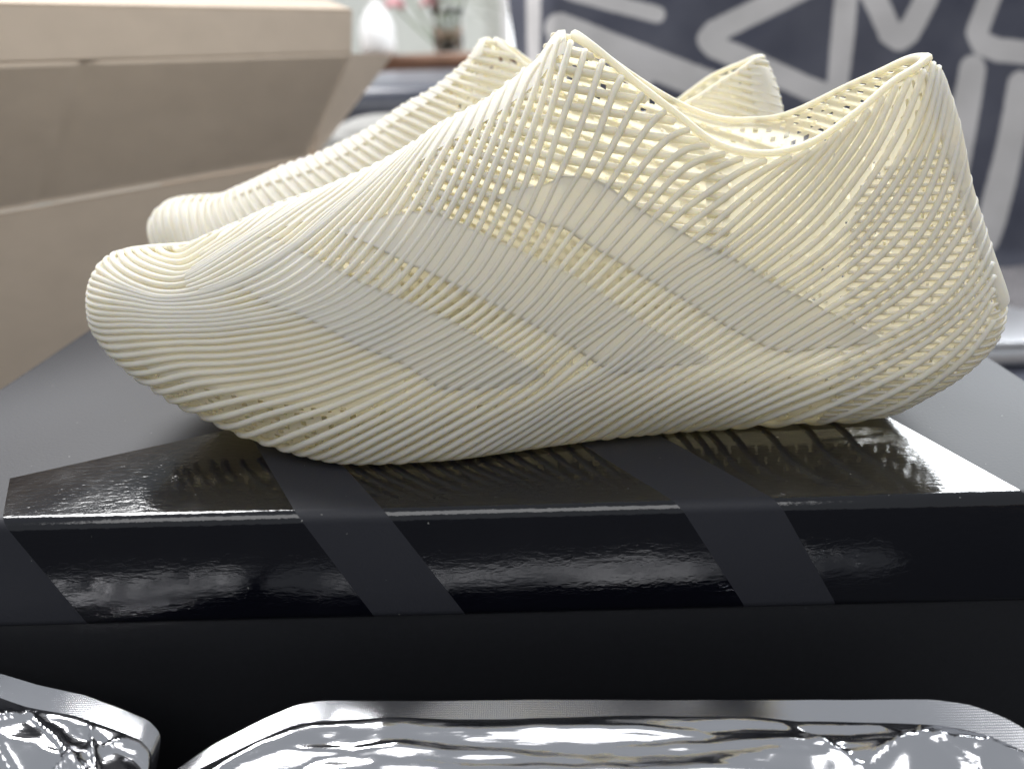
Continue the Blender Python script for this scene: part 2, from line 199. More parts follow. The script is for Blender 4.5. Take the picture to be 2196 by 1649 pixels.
STRIPES = {'S1': ([(0.4645, 0.7456), (0.4736, 0.7456), (0.4851, 0.7343), (0.5022, 0.7192), (0.5159, 0.6967), (0.5331, 0.6854), (0.5411, 0.6929), (0.5491, 0.7004), (0.5639, 0.7042), (0.5879, 0.6967), (0.6108, 0.6891), (0.6348, 0.6891), (0.6565, 0.6854), (0.6771, 0.6854), (0.6954, 0.6665), (0.7114, 0.6402), (0.7263, 0.6063), (0.7445, 0.5686), (0.7651, 0.5234), (0.7834, 0.4669), (0.8097, 0.4029), (0.8223, 0.369), (0.836, 0.3427), (0.8394, 0.3276), (0.8223, 0.3276), (0.8086, 0.3389), (0.7926, 0.3427), (0.772, 0.3577), (0.7525, 0.3577), (0.7331, 0.3728), (0.7217, 0.3916), (0.7011, 0.4293), (0.6805, 0.4594), (0.6645, 0.482), (0.6474, 0.4933), (0.6337, 0.5046), (0.6177, 0.5159), (0.5994, 0.5234), (0.5811, 0.5347), (0.5605, 0.5423), (0.5399, 0.5573), (0.5182, 0.5912), (0.4976, 0.6552), (0.4782, 0.7079)], 23),
 'S2': ([(0.3056, 0.8661), (0.317, 0.8623), (0.3285, 0.8548), (0.3445, 0.8473), (0.3605, 0.836), (0.3765, 0.8209), (0.3902, 0.8059), (0.4028, 0.7833), (0.4131, 0.7607), (0.4325, 0.7192), (0.4519, 0.6741), (0.4714, 0.6251), (0.4919, 0.5762), (0.5102, 0.5272), (0.5296, 0.4782), (0.5479, 0.4594), (0.5651, 0.4444), (0.5777, 0.4293), (0.5914, 0.418), (0.6062, 0.4029), (0.6222, 0.3841), (0.6428, 0.3728), (0.66, 0.3577), (0.6691, 0.3427), (0.6611, 0.3201), (0.6428, 0.305), (0.6245, 0.29), (0.6039, 0.2674), (0.5834, 0.2485), (0.5731, 0.2485), (0.5559, 0.2711), (0.5399, 0.2937), (0.5251, 0.3201), (0.5114, 0.3577), (0.4954, 0.3954), (0.4794, 0.4331), (0.4622, 0.4745), (0.4462, 0.5159), (0.4313, 0.5498), (0.4108, 0.5987), (0.3993, 0.6289), (0.3799, 0.6778), (0.3605, 0.7343), (0.3399, 0.787), (0.317, 0.8397)], 23),
 'S3': ([(0.1559, 0.9146), (0.1684, 0.9237), (0.1822, 0.9237), (0.2119, 0.9123), (0.2279, 0.9075), (0.2347, 0.9), (0.2485, 0.8774), (0.2725, 0.8285), (0.2953, 0.7795), (0.3182, 0.723), (0.3376, 0.6741), (0.3559, 0.6326), (0.3742, 0.5874), (0.3925, 0.5423), (0.4073, 0.5046), (0.4211, 0.4745), (0.4348, 0.4368), (0.4485, 0.4029), (0.4622, 0.3653), (0.4771, 0.3314), (0.4931, 0.29), (0.5079, 0.2523), (0.4965, 0.2448), (0.4748, 0.2485), (0.4565, 0.2523), (0.4291, 0.2636), (0.4051, 0.2824), (0.3982, 0.3088), (0.3856, 0.3502), (0.3708, 0.3954), (0.3536, 0.4368), (0.3433, 0.4556), (0.3228, 0.5084), (0.301, 0.5649), (0.2759, 0.6213), (0.2542, 0.6515), (0.2325, 0.6891), (0.213, 0.7343), (0.1924, 0.7908), (0.1753, 0.8435)], 21)}
UPK, UHP = 0.5375, 0.8974
SHOE_POS = (-0.15774, 0.285, .0010)

def spline(xs, ys):
    xs = np.asarray(xs, float); ys = np.asarray(ys, float); n = len(xs)
    h = np.diff(xs); d = np.diff(ys)/h; mm = np.zeros(n)
    for i in range(1, n-1):
        if d[i-1]*d[i] > 0:
            w1 = 2*h[i]+h[i-1]; w2 = h[i]+2*h[i-1]; mm[i] = (w1+w2)/(w1/d[i-1]+w2/d[i])
    mm[0] = d[0]; mm[-1] = d[-1]
    def f(x):
        x = np.clip(np.asarray(x, float), xs[0], xs[-1])
        i = np.clip(np.searchsorted(xs, x, side='right')-1, 0, n-2); t = (x-xs[i])/h[i]
        return ((1+2*t)*(1-t)**2*ys[i]+t*(1-t)**2*h[i]*mm[i]+t*t*(3-2*t)*ys[i+1]+t*t*(t-1)*h[i]*mm[i+1])
    return f
SF = {k: spline(*SP[k]) for k in ('zt', 'ztm', 'zb', 'WL', 'WM', 'yc', 'wr', 'pu', 'qb')}
LEN = SP['L']
def shoe_pt(u, t, side=-1):
    u = np.asarray(u, float); t = np.asarray(t, float)
    zt = (SF['zt'] if side < 0 else SF['ztm'])(u); zb = SF['zb'](u); W = (SF['WL'] if side < 0 else SF['WM'])(u)
    a, b = .07, .075
    e = np.where(u < a, np.sqrt(np.clip(1-(1-u/a)**2, 0, 1)), 1)*np.where(u > 1-b, np.sqrt(np.clip(1-(1-(1-u)/b)**2, 0, 1)), 1)
    W = W*e; wr = np.minimum(SF['wr'](u), W); tm = .30; p = SF['pu'](u); qb = SF['qb'](u)
    Qu = 1-np.clip((t-tm)/(1-tm), 0, 1)**p; Ql = 1-(1-qb)*np.clip((tm-t)/tm, 0, 1)**2.4
    w = np.where(t > tm, np.sqrt(np.maximum(wr**2+(W**2-wr**2)*Qu, 0)), W*np.sqrt(np.maximum(Ql, 0)))
    return np.stack([u*LEN, SF['yc'](u)+side*w, zb+(zt-zb)*t], -1)
def shoe_nrm(u, t, side=-1):
    u = np.clip(u, .004, .996); t = np.clip(t, .004, .992); e = .003
    du = shoe_pt(u+e, t, side)-shoe_pt(u-e, t, side); dt = shoe_pt(u, t+e, side)-shoe_pt(u, t-e, side)
    n = np.cross(du, dt)*(-side)*-1
    n /= np.linalg.norm(n, axis=-1)[..., None]+1e-12
    return n
_n = shoe_nrm(np.array([.5]), np.array([.5]), -1)[0]
NSIGN = {-1: (1 if _n[1] < 0 else -1)}
_n = shoe_nrm(np.array([.5]), np.array([.5]), 1)[0]; NSIGN[1] = 1 if _n[1] > 0 else -1
def shoe_off(u, t, side, d):
    return shoe_pt(u, t, side)+shoe_nrm(u, t, side)*NSIGN[side]*np.asarray(d)[..., None]
def z_to_t(u, z, side):
    zt = (SF['zt'] if side < 0 else SF['ztm'])(u); zb = SF['zb'](u)
    return (z-zb)/np.maximum(zt-zb, 1e-5)

RIB_R = .00095
def rib_radius(P, side):
    u = P[:, 0]/LEN; t = np.clip(z_to_t(u, P[:, 2], side), 0, 1)
    r = np.interp(t, [0, .22, .4, .6, .85, 1], [.00120, .00114, .00094, .00088, .00106, .00108])
    r = r+np.clip((u-.70)/.15, 0, 1)*np.maximum(.00100-r, 0)
    return r*np.where(u < .2, 1.04, 1)
def under_sole(P0, side, depth=.010):
    # continue a strand round the lower edge and in under the sole
    yc = P0[1]+(-side)*np.linspace(0, depth, 6)[1:]
    z = P0[2]+np.array([-.0001, -.0001, 0, 0, .0003])
    return np.stack([np.full(5, P0[0])-np.linspace(0, depth, 6)[1:]*.6, yc, z], -1)
def lateral_rib(g, late=0.):
    ks = np.array(sorted(GUIDES)); i = int(np.clip(np.searchsorted(ks, g)-1, 0, len(ks)-2))
    f = (g-ks[i])/(ks[i+1]-ks[i]); A = np.array(GUIDES[ks[i]]); B = np.array(GUIDES[ks[i+1]])
    # smooth (Catmull) blend over neighbouring guides
    Am = np.array(GUIDES[ks[i-1]]) if i > 0 else 2*A-B
    Bp = np.array(GUIDES[ks[i+2]]) if i+2 < len(ks) else 2*B-A
    h0 = ks[i]-ks[i-1] if i > 0 else 1; h1 = ks[i+1]-ks[i]; h2 = ks[i+2]-ks[i+1] if i+2 < len(ks) else 1
    mA = (B-Am)/(h0+h1) if i > 0 else (B-A)/h1; mB = (Bp-A)/(h1+h2) if i+2 < len(ks) else (B-A)/h1
    Q = ((1+2*f)*(1-f)**2*A+f*(1-f)**2*h1*mA+f*f*(3-2*f)*B+f*f*(f-1)*h1*mB) if i >= 2 else A+(B-A)*f
    q = np.linspace(0, len(Q)-1, 120); Q = np.stack([np.interp(q, np.arange(len(Q)), Q[:, k]) for k in (0, 1)], 1)
    Q = smooth_path(Q, 4 if g < -14 else 26)
    u, t = np.clip(Q[:, 0], .001, .999), np.clip(Q[:, 1], 0, 1)
    if -2 < g < 24: t = np.minimum(t, .982)
    P = shoe_pt(u, t, -1)
    pre, post = [], []
    if late:                            # strands that start only behind the toe crease
        P = P[u > late]
    elif g < 1.0:                         # round the toe
        z = P[0, 2]; us = np.linspace(u[0], .0015, 24)[1:]
        ts = z_to_t(us, z, -1)
        for a, b in zip(us, ts):
            if b > 1 or b < 0: break
            pre.append(shoe_pt(a, b, -1))
    else:
        if t[0] > .004:
            for k in (.66, .33, 0): pre.append(shoe_pt(u[0]-(1-k)*.006, t[0]*k, -1))
        e = (pre[-1] if pre else P[0]); pre += list(under_sole(e, -1))
    if 23.5 < g < 34.2:                        # on to the middle of the heel
        du, dt = u[-1]-u[-8], t[-1]-t[-8]; k = 1
        while k < 60:
            a = u[-1]+du*k*.15; b = t[-1]+dt*k*.15
            if b >= 1 or a >= .998: break
            post.append(shoe_pt(a, b, -1)); k += 1
    P = np.vstack([np.array(pre[::-1]).reshape(-1, 3), P, np.array(post).reshape(-1, 3)])
    return smooth_path(resample(P, .0022), 3 if g < -14 else 8)
def medial_slope(u):
    return np.interp(u, [0, .05, .1, .2, .35, .45, .53, .7, .9], [2.2, 1.6, 1.1, .62, .46, .36, .30, .34, .45])
def medial_rib(u0):
    mslope = float(medial_slope(u0)); z0 = float(SF['ztm'](u0))
    us = np.linspace(u0, .996, 240); x = (us-u0)*LEN
    z = z0-mslope*(x-.012*(1-np.exp(-x/.012))*.8)
    t = z_to_t(us, z, 1)
    out = []
    for a, b in zip(us, t):
        if b < 0: break
        if b > 1.0005:
            if len(out) > 3: break
            b = 1.0
        out.append(shoe_pt(a, min(b, 1), 1))
    P = np.array(out)
    if len(P) and P[-1][2] < .02 and t[len(P)-1] < .06: P = np.vstack([P, under_sole(P[-1], 1, .008)])
    return P
def strand_curves(side, spacing):
    # inner strands: cross the ribs; heights fall towards the heel (lateral side) or towards the toe (medial side)
    us = np.linspace(.004, .996, 260); x = us*LEN
    if side < 0: sl = np.interp(us, [0, .2, .36, .5, .7, .9, 1], [.95, .80, .55, .22, .10, -.02, -.05])
    else: sl = np.interp(us, [0, .2, .4, .6, 1], [-.9, -.8, -.65, -.55, -.45])
    S = np.r_[0, np.cumsum((sl[1:]+sl[:-1])/2*np.diff(x))]
    S = S-np.interp(.5, us, S)
    for k, z0 in enumerate(np.arange(-.20, .36, spacing)):
        z = z0-S; t = z_to_t(us, z, side)
        ok = (t > .012) & (t < .985)
        idx = np.nonzero(ok)[0]
        if len(idx) < 6: continue
        for run in np.split(idx, np.nonzero(np.diff(idx) > 1)[0]+1):
            if len(run) >= 6: yield k, us[run], t[run]

def build_shoe(name):
    root = empty(name, SHOE_POS)
    for g, late in [(a, 0.) for a in np.arange(-22.5, 38.6, 1.0)]+[(-20., .15), (-19., .145), (-18., .14), (-17., .14), (-16., .145), (-15., .16), (-14., .18)]:
        P = lateral_rib(float(g), late)
        if len(P) < 5: continue
        V, F = tube_data(P, rib_radius(P, -1)*(1+.03*math.sin(g*1.7)), 8)
        mesh_obj('rib', V, F, M_SHOE, root)
    # medial ribs, evenly spaced along the top line
    uu = np.linspace(.004, .93, 900); pts = shoe_pt(uu, np.ones_like(uu), 1)
    seg = np.linalg.norm(np.diff(pts, axis=0), axis=1)
    ang = np.arctan2(np.diff(pts[:, 2]), np.diff(pts[:, 0])); sp = np.sin(ang+np.arctan(medial_slope(uu[1:])))
    l = np.r_[0, np.cumsum(seg*np.clip(sp, .12, 1))]
    for q in np.arange(.002, l[-1], .0036):
        P = medial_rib(float(np.interp(q, l, uu)))
        if len(P) < 6: continue
        P = smooth_path(resample(P, .0026), 3)
        if len(P) < 4: continue
        V, F = tube_data(P, rib_radius(P, 1), 8); mesh_obj('rib', V, F, M_SHOE, root)
    # inner lattice
    VV, FF, base = [], [], 0
    c1 = np.array(STRIPES['S1'][0][:STRIPES['S1'][1]+1]); c2 = np.array(STRIPES['S2'][0][:9])
    zz = np.vstack([c2, c1]); zz = zz[np.argsort(zz[:, 0])]; ZU, ZT = zz[:, 0], zz[:, 1]+.01
    for k, u, t in strand_curves(-1, .0025):
        top = np.interp(u, ZU, ZT)
        tongue = np.clip((u-.385)/.04, 0, 1)*np.clip((.69-u)/.05, 0, 1)*np.clip((t-top+.015)/.02, 0, 1)
        heel = np.clip((u-.80)/.05, 0, 1)*np.clip((.80-t)/.15, 0, 1)
        sel = (heel > .01) | ((tongue > .01) & (k % 2 == 0)); idx = np.nonzero(sel)[0]
        if len(idx) < 6: continue
        for run in np.split(idx, np.nonzero(np.diff(idx) > 1)[0]+1):
            if len(run) < 6: continue
            hl = heel[run]; r = np.where(u[run] > .75, .00060, .00125); dep = np.where(u[run] > .75, .0007, .0011)
            P = smooth_path(shoe_off(u[run], t[run], -1, -dep), 2); n = len(P); q = np.linspace(0, n-1, max(5, int(n*.7)))
            P2 = np.stack([np.interp(q, np.arange(n), P[:, c]) for c in range(3)], 1)
            V, F = tube_data(P2, np.interp(q, np.arange(n), r), 6); VV.append(V); FF += [tuple(x+base for x in f) for f in F]; base += len(V)
    tag(mesh_obj('inner_lattice', np.vstack(VV), FF, M_SHOE, root), kind='stuff')
    # solid stripe panels on the outer side
    for key in ('S1', 'S2', 'S3'):
        pol = np.array(STRIPES[key][0]); tip = STRIPES[key][1]
        up_, lo_ = pol[:tip+1], np.vstack([pol[tip:], pol[:1]])[::-1]
        n, mm = 130, 15
        def rs(c):
            l = np.r_[0, np.cumsum(np.hypot(*(np.diff(c, axis=0)*np.array([LEN, .09])).T))]; q = np.linspace(0, l[-1], n)
            c = np.stack([np.interp(q, l, c[:, k]) for k in (0, 1)], 1); return smooth_path(c, 4)
        a, b = rs(up_), rs(lo_); f = np.linspace(0, 1, mm)[None, :, None]
        Q = a[:, None]*(1-f)+b[:, None]*f
        O = shoe_off(Q[..., 0], Q[..., 1], -1, np.full(Q.shape[:2], .00045)-.0004*np.clip((.26-Q[..., 0])/.06, 0, 1)); I = shoe_off(Q[..., 0], Q[..., 1], -1, np.full(Q.shape[:2], -.0009))
        V = np.vstack([O.reshape(-1, 3), I.reshape(-1, 3)]); N = n*mm
        F = [tuple(x) for x in grid_faces(n, mm)]+[tuple(x[::-1]) for x in grid_faces(n, mm, N)]
        for i in range(n-1):
            for j in (0, mm-1):
                p, q2 = i*mm+j, (i+1)*mm+j; F.append((p, q2, q2+N, p+N))
        for i in (0, n-1):
            for j in range(mm-1):
                p, q2 = i*mm+j, i*mm+j+1; F.append((p, q2, q2+N, p+N))
        mesh_obj('stripe_panel', V, F, M_SHOE, root)
    # inner lining behind toe, vamp crest and heel counter
    def lining(u0, u1, t0, t1, nu, nt, nm, d=-.0030, sides=(-1, 1)):
        for side in sides:
            uq = np.linspace(u0, u1, nu)[:, None]+np.zeros((1, nt))
            tq = np.stack([np.linspace(t0(a), t1(a), nt) for a in np.linspace(u0, u1, nu)])
            V = shoe_off(uq, tq, side, np.full(uq.shape, d)).reshape(-1, 3); F = grid_faces(nu, nt)
            mesh_obj(nm, V, F, M_SHOE, root)
    lining(.16, UPK-.004, lambda a: np.interp(a, [.16, .3, .45, UPK], [.93, .92, .945, .945]), lambda a: 1.0, 60, 12, 'vamp_crest', .00035)
    for side in (-1, 1):                # perforated inner wall, close behind the ribs
        nu, nt = 330, 104
        uq, tq = np.meshgrid(np.linspace(.012, .985, nu), np.linspace(.03, .988, nt), indexing='ij')
        lo = np.clip((.30-tq)/.06, 0, 1); back = np.clip((uq-.60)/.06, 0, 1)
        if side < 0:
            top = np.interp(uq, ZU, ZT, left=0, right=0); vamp = np.clip((uq-.16)/.05, 0, 1)*np.clip((.44-uq)/.04, 0, 1)
            dep = .00045+.0011*lo+.0010*back*(1-lo)+.0002*vamp
            open_ = ((uq > .37) & (tq > .29) & (tq < top)) | ((uq > .41) & (uq < .665) & (tq >= top) & (tq < .985))
            hole_ok = ((tq < .29) & (uq > .09)) | ((uq > .66) & (tq > top)) | ((uq > .20) & (uq < .42) & (tq > np.interp(uq, [.2, .3, .42], [.86, .70, .62])))
        else:
            dep = .0006+.0012*np.clip((uq-.40)/.12, 0, 1)
            open_ = uq < 0; hole_ok = (uq > .48) & (tq > .25)
        V = shoe_off(uq, tq, side, -dep).reshape(-1, 3); F = grid_faces(nu, nt)
        ii, jj = np.meshgrid(np.arange(nu-1), np.arange(nt-1), indexing='ij'); ii = ii.ravel(); jj = jj.ravel()
        row = jj//4; hole = (jj % 4 < 2) & ((ii+2*(row % 2)) % 5 < np.where((uq[:-1, :-1].ravel() > .64) & (side < 0), 1, 2))
        oc = open_[:-1, :-1].ravel(); hk = hole_ok[:-1, :-1].ravel()
        mesh_obj('inner_shell', V, F[~(oc | (hole & hk))], M_SHOE, root)
    for side in (-1, 1):                # solid band down the back of the heel
        uq = np.linspace(UHP+.004, .9985, 60); ns = 9; V = []
        for d in (0., -.0010):
            for a in uq:
                z = float(SF['zt'](a)); ss = np.linspace(0, .036, ns)
                aa = np.maximum(a-ss, UHP-.02); tt = np.clip(z_to_t(aa, z, side), 0, 1)
                V.append(shoe_off(aa, tt, side, np.linspace(.0008, -.0003, ns)+d))
        V = np.vstack(V); F = list(map(tuple, grid_faces(60, ns)))+list(map(tuple, grid_faces(60, ns, 60*ns)[:, ::-1]))
        for i in range(59): F.append((i*ns+ns-1, (i+1)*ns+ns-1, (i+1)*ns+ns-1+60*ns, i*ns+ns-1+60*ns))
        mesh_obj('heel_counter', V, F, M_SHOE, root)
    # footbed
    nu, nv = 70, 15; uq = np.linspace(.05, .955, nu); V = []
    for a in uq:
        zf = float(SF['zb'](a))+.017+.010*max(0, (a-.45))
        yl = float(shoe_pt(a, float(np.clip(z_to_t(a, zf, -1), 0, 1)), -1)[1])+.0034; yr = float(shoe_pt(a, float(np.clip(z_to_t(a, zf, 1), 0, 1)), 1)[1])-.0034
        for f in np.linspace(0, 1, nv): V.append((a*LEN, yl+(yr-yl)*f, zf+.004*(2*f-1)**4))
    mesh_obj('footbed', V, grid_faces(nu, nv), M_SHOE, root)
    # outsole under the foot
    uq = np.linspace(.02, .985, nu); V = []
    for a in uq:
        yl = float(shoe_pt(a, 0., -1)[1]); yr = float(shoe_pt(a, 0., 1)[1]); zz = float(SF['zb'](a))+.0004
        for f in np.linspace(0, 1, nv): V.append((a*LEN, yl+(yr-yl)*f, zz))
    mesh_obj('outsole', V, grid_faces(nu, nv), M_SHOE, root)
    # collar rim
    a = np.linspace(UPK, UHP, 90); RL = shoe_pt(a, np.ones_like(a), -1); RM = shoe_pt(a, np.ones_like(a), 1)[::-1]
    R = np.vstack([RL, RM[1:]]); R = resample(R, .0022)
    for _ in range(6):
        R = .25*np.roll(R[:-1], 1, 0)+.5*R[:-1]+.25*np.roll(R[:-1], -1, 0); R = np.vstack([R, R[:1]])
    rr = .00112+.0006*np.exp(-((R[:, 0]/LEN-UPK)/.025)**2)+.0006*np.exp(-((R[:, 0]/LEN-UHP)/.02)**2)
    V, F = tube_data(R, rr, 8); mesh_obj('collar_rim', V, F, M_SHOE, root)
    return root

# ------------------------------------------------------------------ table and room
M_TABLE = simple('dark_table', (.012, .013, .016), .45, 60, .3, .1, .0005)
M_WALL = simple('pale_wall', (.72, .76, .72), .8, 8, .04)
tb = bm_obj('table', box_bm(-.9, .42, -.6, .62, -.17, -.131, .004), M_TABLE); tag(tb, kind='structure')
wl = bm_obj('wall', box_bm(-3.2, 3.4, 3.9, 4.0, -1.0, 2.4), M_WALL); tag(wl, kind='structure')
fl = bm_obj('floor', box_bm(-3.2, 3.4, -2.6, 3.9, -1.0, -.72), simple('floor_boards', (.22, .16, .11), .6, 5, .2)); tag(fl, kind='structure')

# ------------------------------------------------------------------ shoe box
def lid_material():
    mt, nt, out = new_mat('black_spot_varnish_card'); L = nt.links.new
    tc = nt.nodes.new('ShaderNodeTexCoord'); sx = nt.nodes.new('ShaderNodeSeparateXYZ'); L(tc.outputs['Object'], sx.inputs[0])
    def mth(op, a, b=0., c=0.):
        n = nt.nodes.new('ShaderNodeMath'); n.operation = op
        for i, v in enumerate((a, b, c)):
            if hasattr(v, 'is_output'): L(v, n.inputs[i])
            else: n.inputs[i].default_value = v
        return n.outputs[0]
    X, Q = sx.outputs['X'], mth('ADD', sx.outputs['Y'], sx.outputs['Z'])
    def right_of(c, k):   # X > c + k*Q
        return mth('GREATER_THAN', X, mth('MULTIPLY_ADD', Q, k, c))
    def inv(a): return mth('SUBTRACT', 1., a)
    def mul(*a):
        r = a[0]
        for b in a[1:]: r = mth('MULTIPLY', r, b)
        return r
    sa = mul(right_of(-.0715, -.53), inv(right_of(-.0456, -.59)))
    sb = mul(right_of(.0400, -.60), inv(right_of(.0690, -.57)))
    lim = mul(right_of(-.158, -.47), inv(mth('GREATER_THAN', Q, mth('MULTIPLY_ADD', X, .553, .0265+.553*.1734))))
    rb = inv(mul(right_of(.1414, -.297), mth('GREATER_THAN', Q, .0015)))
    gloss = mul(lim, rb, inv(sa), inv(sb))
    b = principled(nt, (.0075, .008, .0105), .5, 0, .5)
    ms = nt.nodes.new('ShaderNodeMix'); L(gloss, ms.inputs[0]); ms.inputs[2].default_value = .32; ms.inputs[3].default_value = .75; L(ms.outputs[0], b.inputs['Specular IOR Level'])
    n1 = tex_noise(nt, 900, 2, .5); n2 = tex_noise(nt, 260, 3, .6, stretch=(1, 2.2, 2.2))
    mr = nt.nodes.new('ShaderNodeMix'); L(gloss, mr.inputs[0]); mr.inputs[2].default_value = .58; n5 = tex_noise(nt, 45, 4, .65); rg = nt.nodes.new('ShaderNodeMapRange'); rg.inputs[1].default_value = .35; rg.inputs[2].default_value = .7; rg.inputs[3].default_value = .06; rg.inputs[4].default_value = .15; L(n5.outputs['Fac'], rg.inputs[0]); L(rg.outputs[0], mr.inputs[3]); L(mr.outputs[0], b.inputs['Roughness'])
    mc = nt.nodes.new('ShaderNodeMix'); mc.data_type = 'RGBA'; L(gloss, mc.inputs[0]); mc.inputs[6].default_value = (.024, .025, .032, 1); mc.inputs[7].default_value = (.0035, .0038, .0070, 1); L(mc.outputs[2], b.inputs['Base Color'])
    n4 = tex_noise(nt, 620, 1, .4); dust = mth('GREATER_THAN', n4.outputs['Fac'], .80)
    md = nt.nodes.new('ShaderNodeMix'); md.data_type = 'RGBA'; L(dust, md.inputs[0]); L(mc.outputs[2], md.inputs[6]); md.inputs[7].default_value = (.22, .22, .21, 1); L(md.outputs[2], b.inputs['Base Color'])
    hm = nt.nodes.new('ShaderNodeMix'); L(gloss, hm.inputs[0]); L(n1.outputs['Fac'], hm.inputs[2]); L(n2.outputs['Fac'], hm.inputs[3])
    add_bump(nt, b, hm.outputs[0], .16, .0006)
    L(b.outputs['BSDF'], out.inputs['Surface']); return mt
M_LID = lid_material()
M_BASE = simple('black_matte_card', (.010, .0105, .013), .48, 500, .1, .1, .0004)
bxr = empty('shoe_box', (0, .2140, 0), math.radians(1.544))
tag(bxr, 'black shoe box with glossy and matte diagonal stripes under the two shoes', 'shoe box')
lid = bm_obj('lid', box_bm(-.222, .192, 0, .262, -.0385, 0, .0036, 5), M_LID, bxr, True)
base = bm_obj('base', box_bm(-.2203, .1903, .0016, .2604, -.1305, -.020, .0015, 2), M_BASE, bxr, False)

# ------------------------------------------------------------------ shoes
near = build_shoe('lattice_shoe')
G_SHOE = 'pair of cream lattice shoes'
tag(near, 'cream 3D printed lattice shoe in front, its striped side towards the viewer', 'shoe', G_SHOE)
far = near.copy(); COL.objects.link(far)
far.location = (-.184, .4146, .0010); far.rotation_euler = (0, 0, -.1734); far.scale = (1, -1, 1)
far['label'] = 'matching cream lattice shoe standing behind the front one, mostly hidden by it'
for ch in list(near.children):
    c = ch.copy(); COL.objects.link(c); c.parent = far

# ------------------------------------------------------------------ cardboard carton behind on the left
def carton_mat(name, col):
    mt, nt, out = new_mat(name); b = principled(nt, col, .8, 0, .2)
    n = tex_noise(nt, 35, 5, .6, stretch=(1, 1, 1.6)); r = ramp(nt, n.outputs['Fac'], [(.3, tuple(c*.96 for c in col)), (.7, tuple(min(1, c*1.04) for c in col))])
    L = nt.links.new; L(r.outputs['Color'], b.inputs['Base Color']); add_bump(nt, b, n.outputs['Fac'], .08, .002)
    L(b.outputs['BSDF'], out.inputs['Surface']); return mt
M_CART = carton_mat('brown_cardboard', (.54, .445, .355))
def slab(name, pts, th, mat, parent, sub=0):
    # a sheet through a planar quad (p0 p1 p2 p3), given thickness away from the viewer
    p = [Vector(q) for q in pts]; nrm = (p[1]-p[0]).cross(p[3]-p[0]).normalized()
    if nrm.y < 0: nrm = -nrm
    V = p+[q+nrm*th for q in p]
    F = [(0, 1, 2, 3), (7, 6, 5, 4), (0, 4, 5, 1), (1, 5, 6, 2), (2, 6, 7, 3), (3, 7, 4, 0)]
    bm = bmesh.new(); vs = [bm.verts.new(v) for v in V]
    for f in F: bm.faces.new([vs[i] for i in f])
    bmesh.ops.bevel(bm, geom=list(bm.edges), offset=.0008, segments=2, affect='EDGES')
    return bm_obj(name, bm, mat, parent)
ct = empty('cardboard_carton', (-.42, .42, -.13))
tag(ct, 'open brown cardboard carton with raised flaps behind the shoe box', 'carton')
A0, A1 = Vector((-.44, .345, 0)), Vector((-.187, .700, 0))
def L2(v): return tuple(Vector(v)-Vector((-.42, .42, -.13)))
dirv = (A1-A0).normalized(); nv = Vector((dirv.y, -dirv.x, 0))      # towards the viewer side
def wp(s, z, lean=0.): q = A0+(A1-A0)*s+nv*lean; return L2((q.x, q.y, z))
slab('wall', [wp(0, -.13), wp(1.05, -.13), wp(1.05, .046), wp(0, .036)], .004, M_CART, ct)
def sheet(name, pts, th, mat, parent, crease, seed):
    a, b, c, d = [np.array(p) for p in pts]; n, mm = 70, 26; nrm = np.cross(b-a, d-a); nrm /= np.linalg.norm(nrm)
    if nrm[1] < 0: nrm = -nrm
    V = np.zeros((n, mm, 3))
    for i in range(n):
        for j in range(mm):
            f, g = i/(n-1), j/(mm-1); h = .0007*noise.noise(Vector((f*4, g*2, seed)))+.0001*noise.noise(Vector((f*18, g*9, seed)))
            for cf, sl in crease: h += .0022*math.exp(-abs(f-cf-sl*g)/.008)
            V[i, j] = (a*(1-f)+b*f)*(1-g)+(d*(1-f)+c*f)*g+nrm*h
    V2 = V+nrm*th; N = n*mm; F = list(map(tuple, grid_faces(n, mm)))+list(map(tuple, grid_faces(n, mm, N)[:, ::-1]))
    for i in range(n-1):
        for j in (0, mm-1): p, q2 = i*mm+j, (i+1)*mm+j; F.append((p, q2, q2+N, p+N))
    for i in (0, n-1):
        for j in range(mm-1): p, q2 = i*mm+j, i*mm+j+1; F.append((p, q2, q2+N, p+N))
    return mesh_obj(name, np.vstack([V.reshape(-1, 3), V2.reshape(-1, 3)]), F, mat, parent)
sheet('flap', [wp(-.02, .037, .001), wp(1.0, .047, .001), wp(1.09, .125, .024), wp(-.02, .125, .024)], .004, M_CART, ct, [(.52, .03)], 3.)
slab('flap', [wp(-.02, .1255, .024), wp(1.09, .1255, .024), wp(1.11, .157, .020), wp(-.02, .155, .020)], .004, M_CART, ct)
B0 = A0+(A1-A0)*1.05
def wq(p): return L2(p)
slab('flap_edge', [wp(-.02, .1555, .020), wp(1.11, .1575, .020), wp(1.11, .1660, -.010), wp(-.02, .1640, -.010)], .003, M_CART, ct)
slab('flap', [wq((-.186, .716, .050)), wq((-.183, .722, .046)), wq((-.134, .860, .122)), wq((-.164, .770, .126))], .004, M_CART, ct)
slab('wall', [wq((B0.x+.002, B0.y+.004, -.13)), wq((B0.x-.22, B0.y+.17, -.13)), wq((B0.x-.22, B0.y+.17, .046)), wq((B0.x+.002, B0.y+.004, .046))], .004, M_CART, ct)

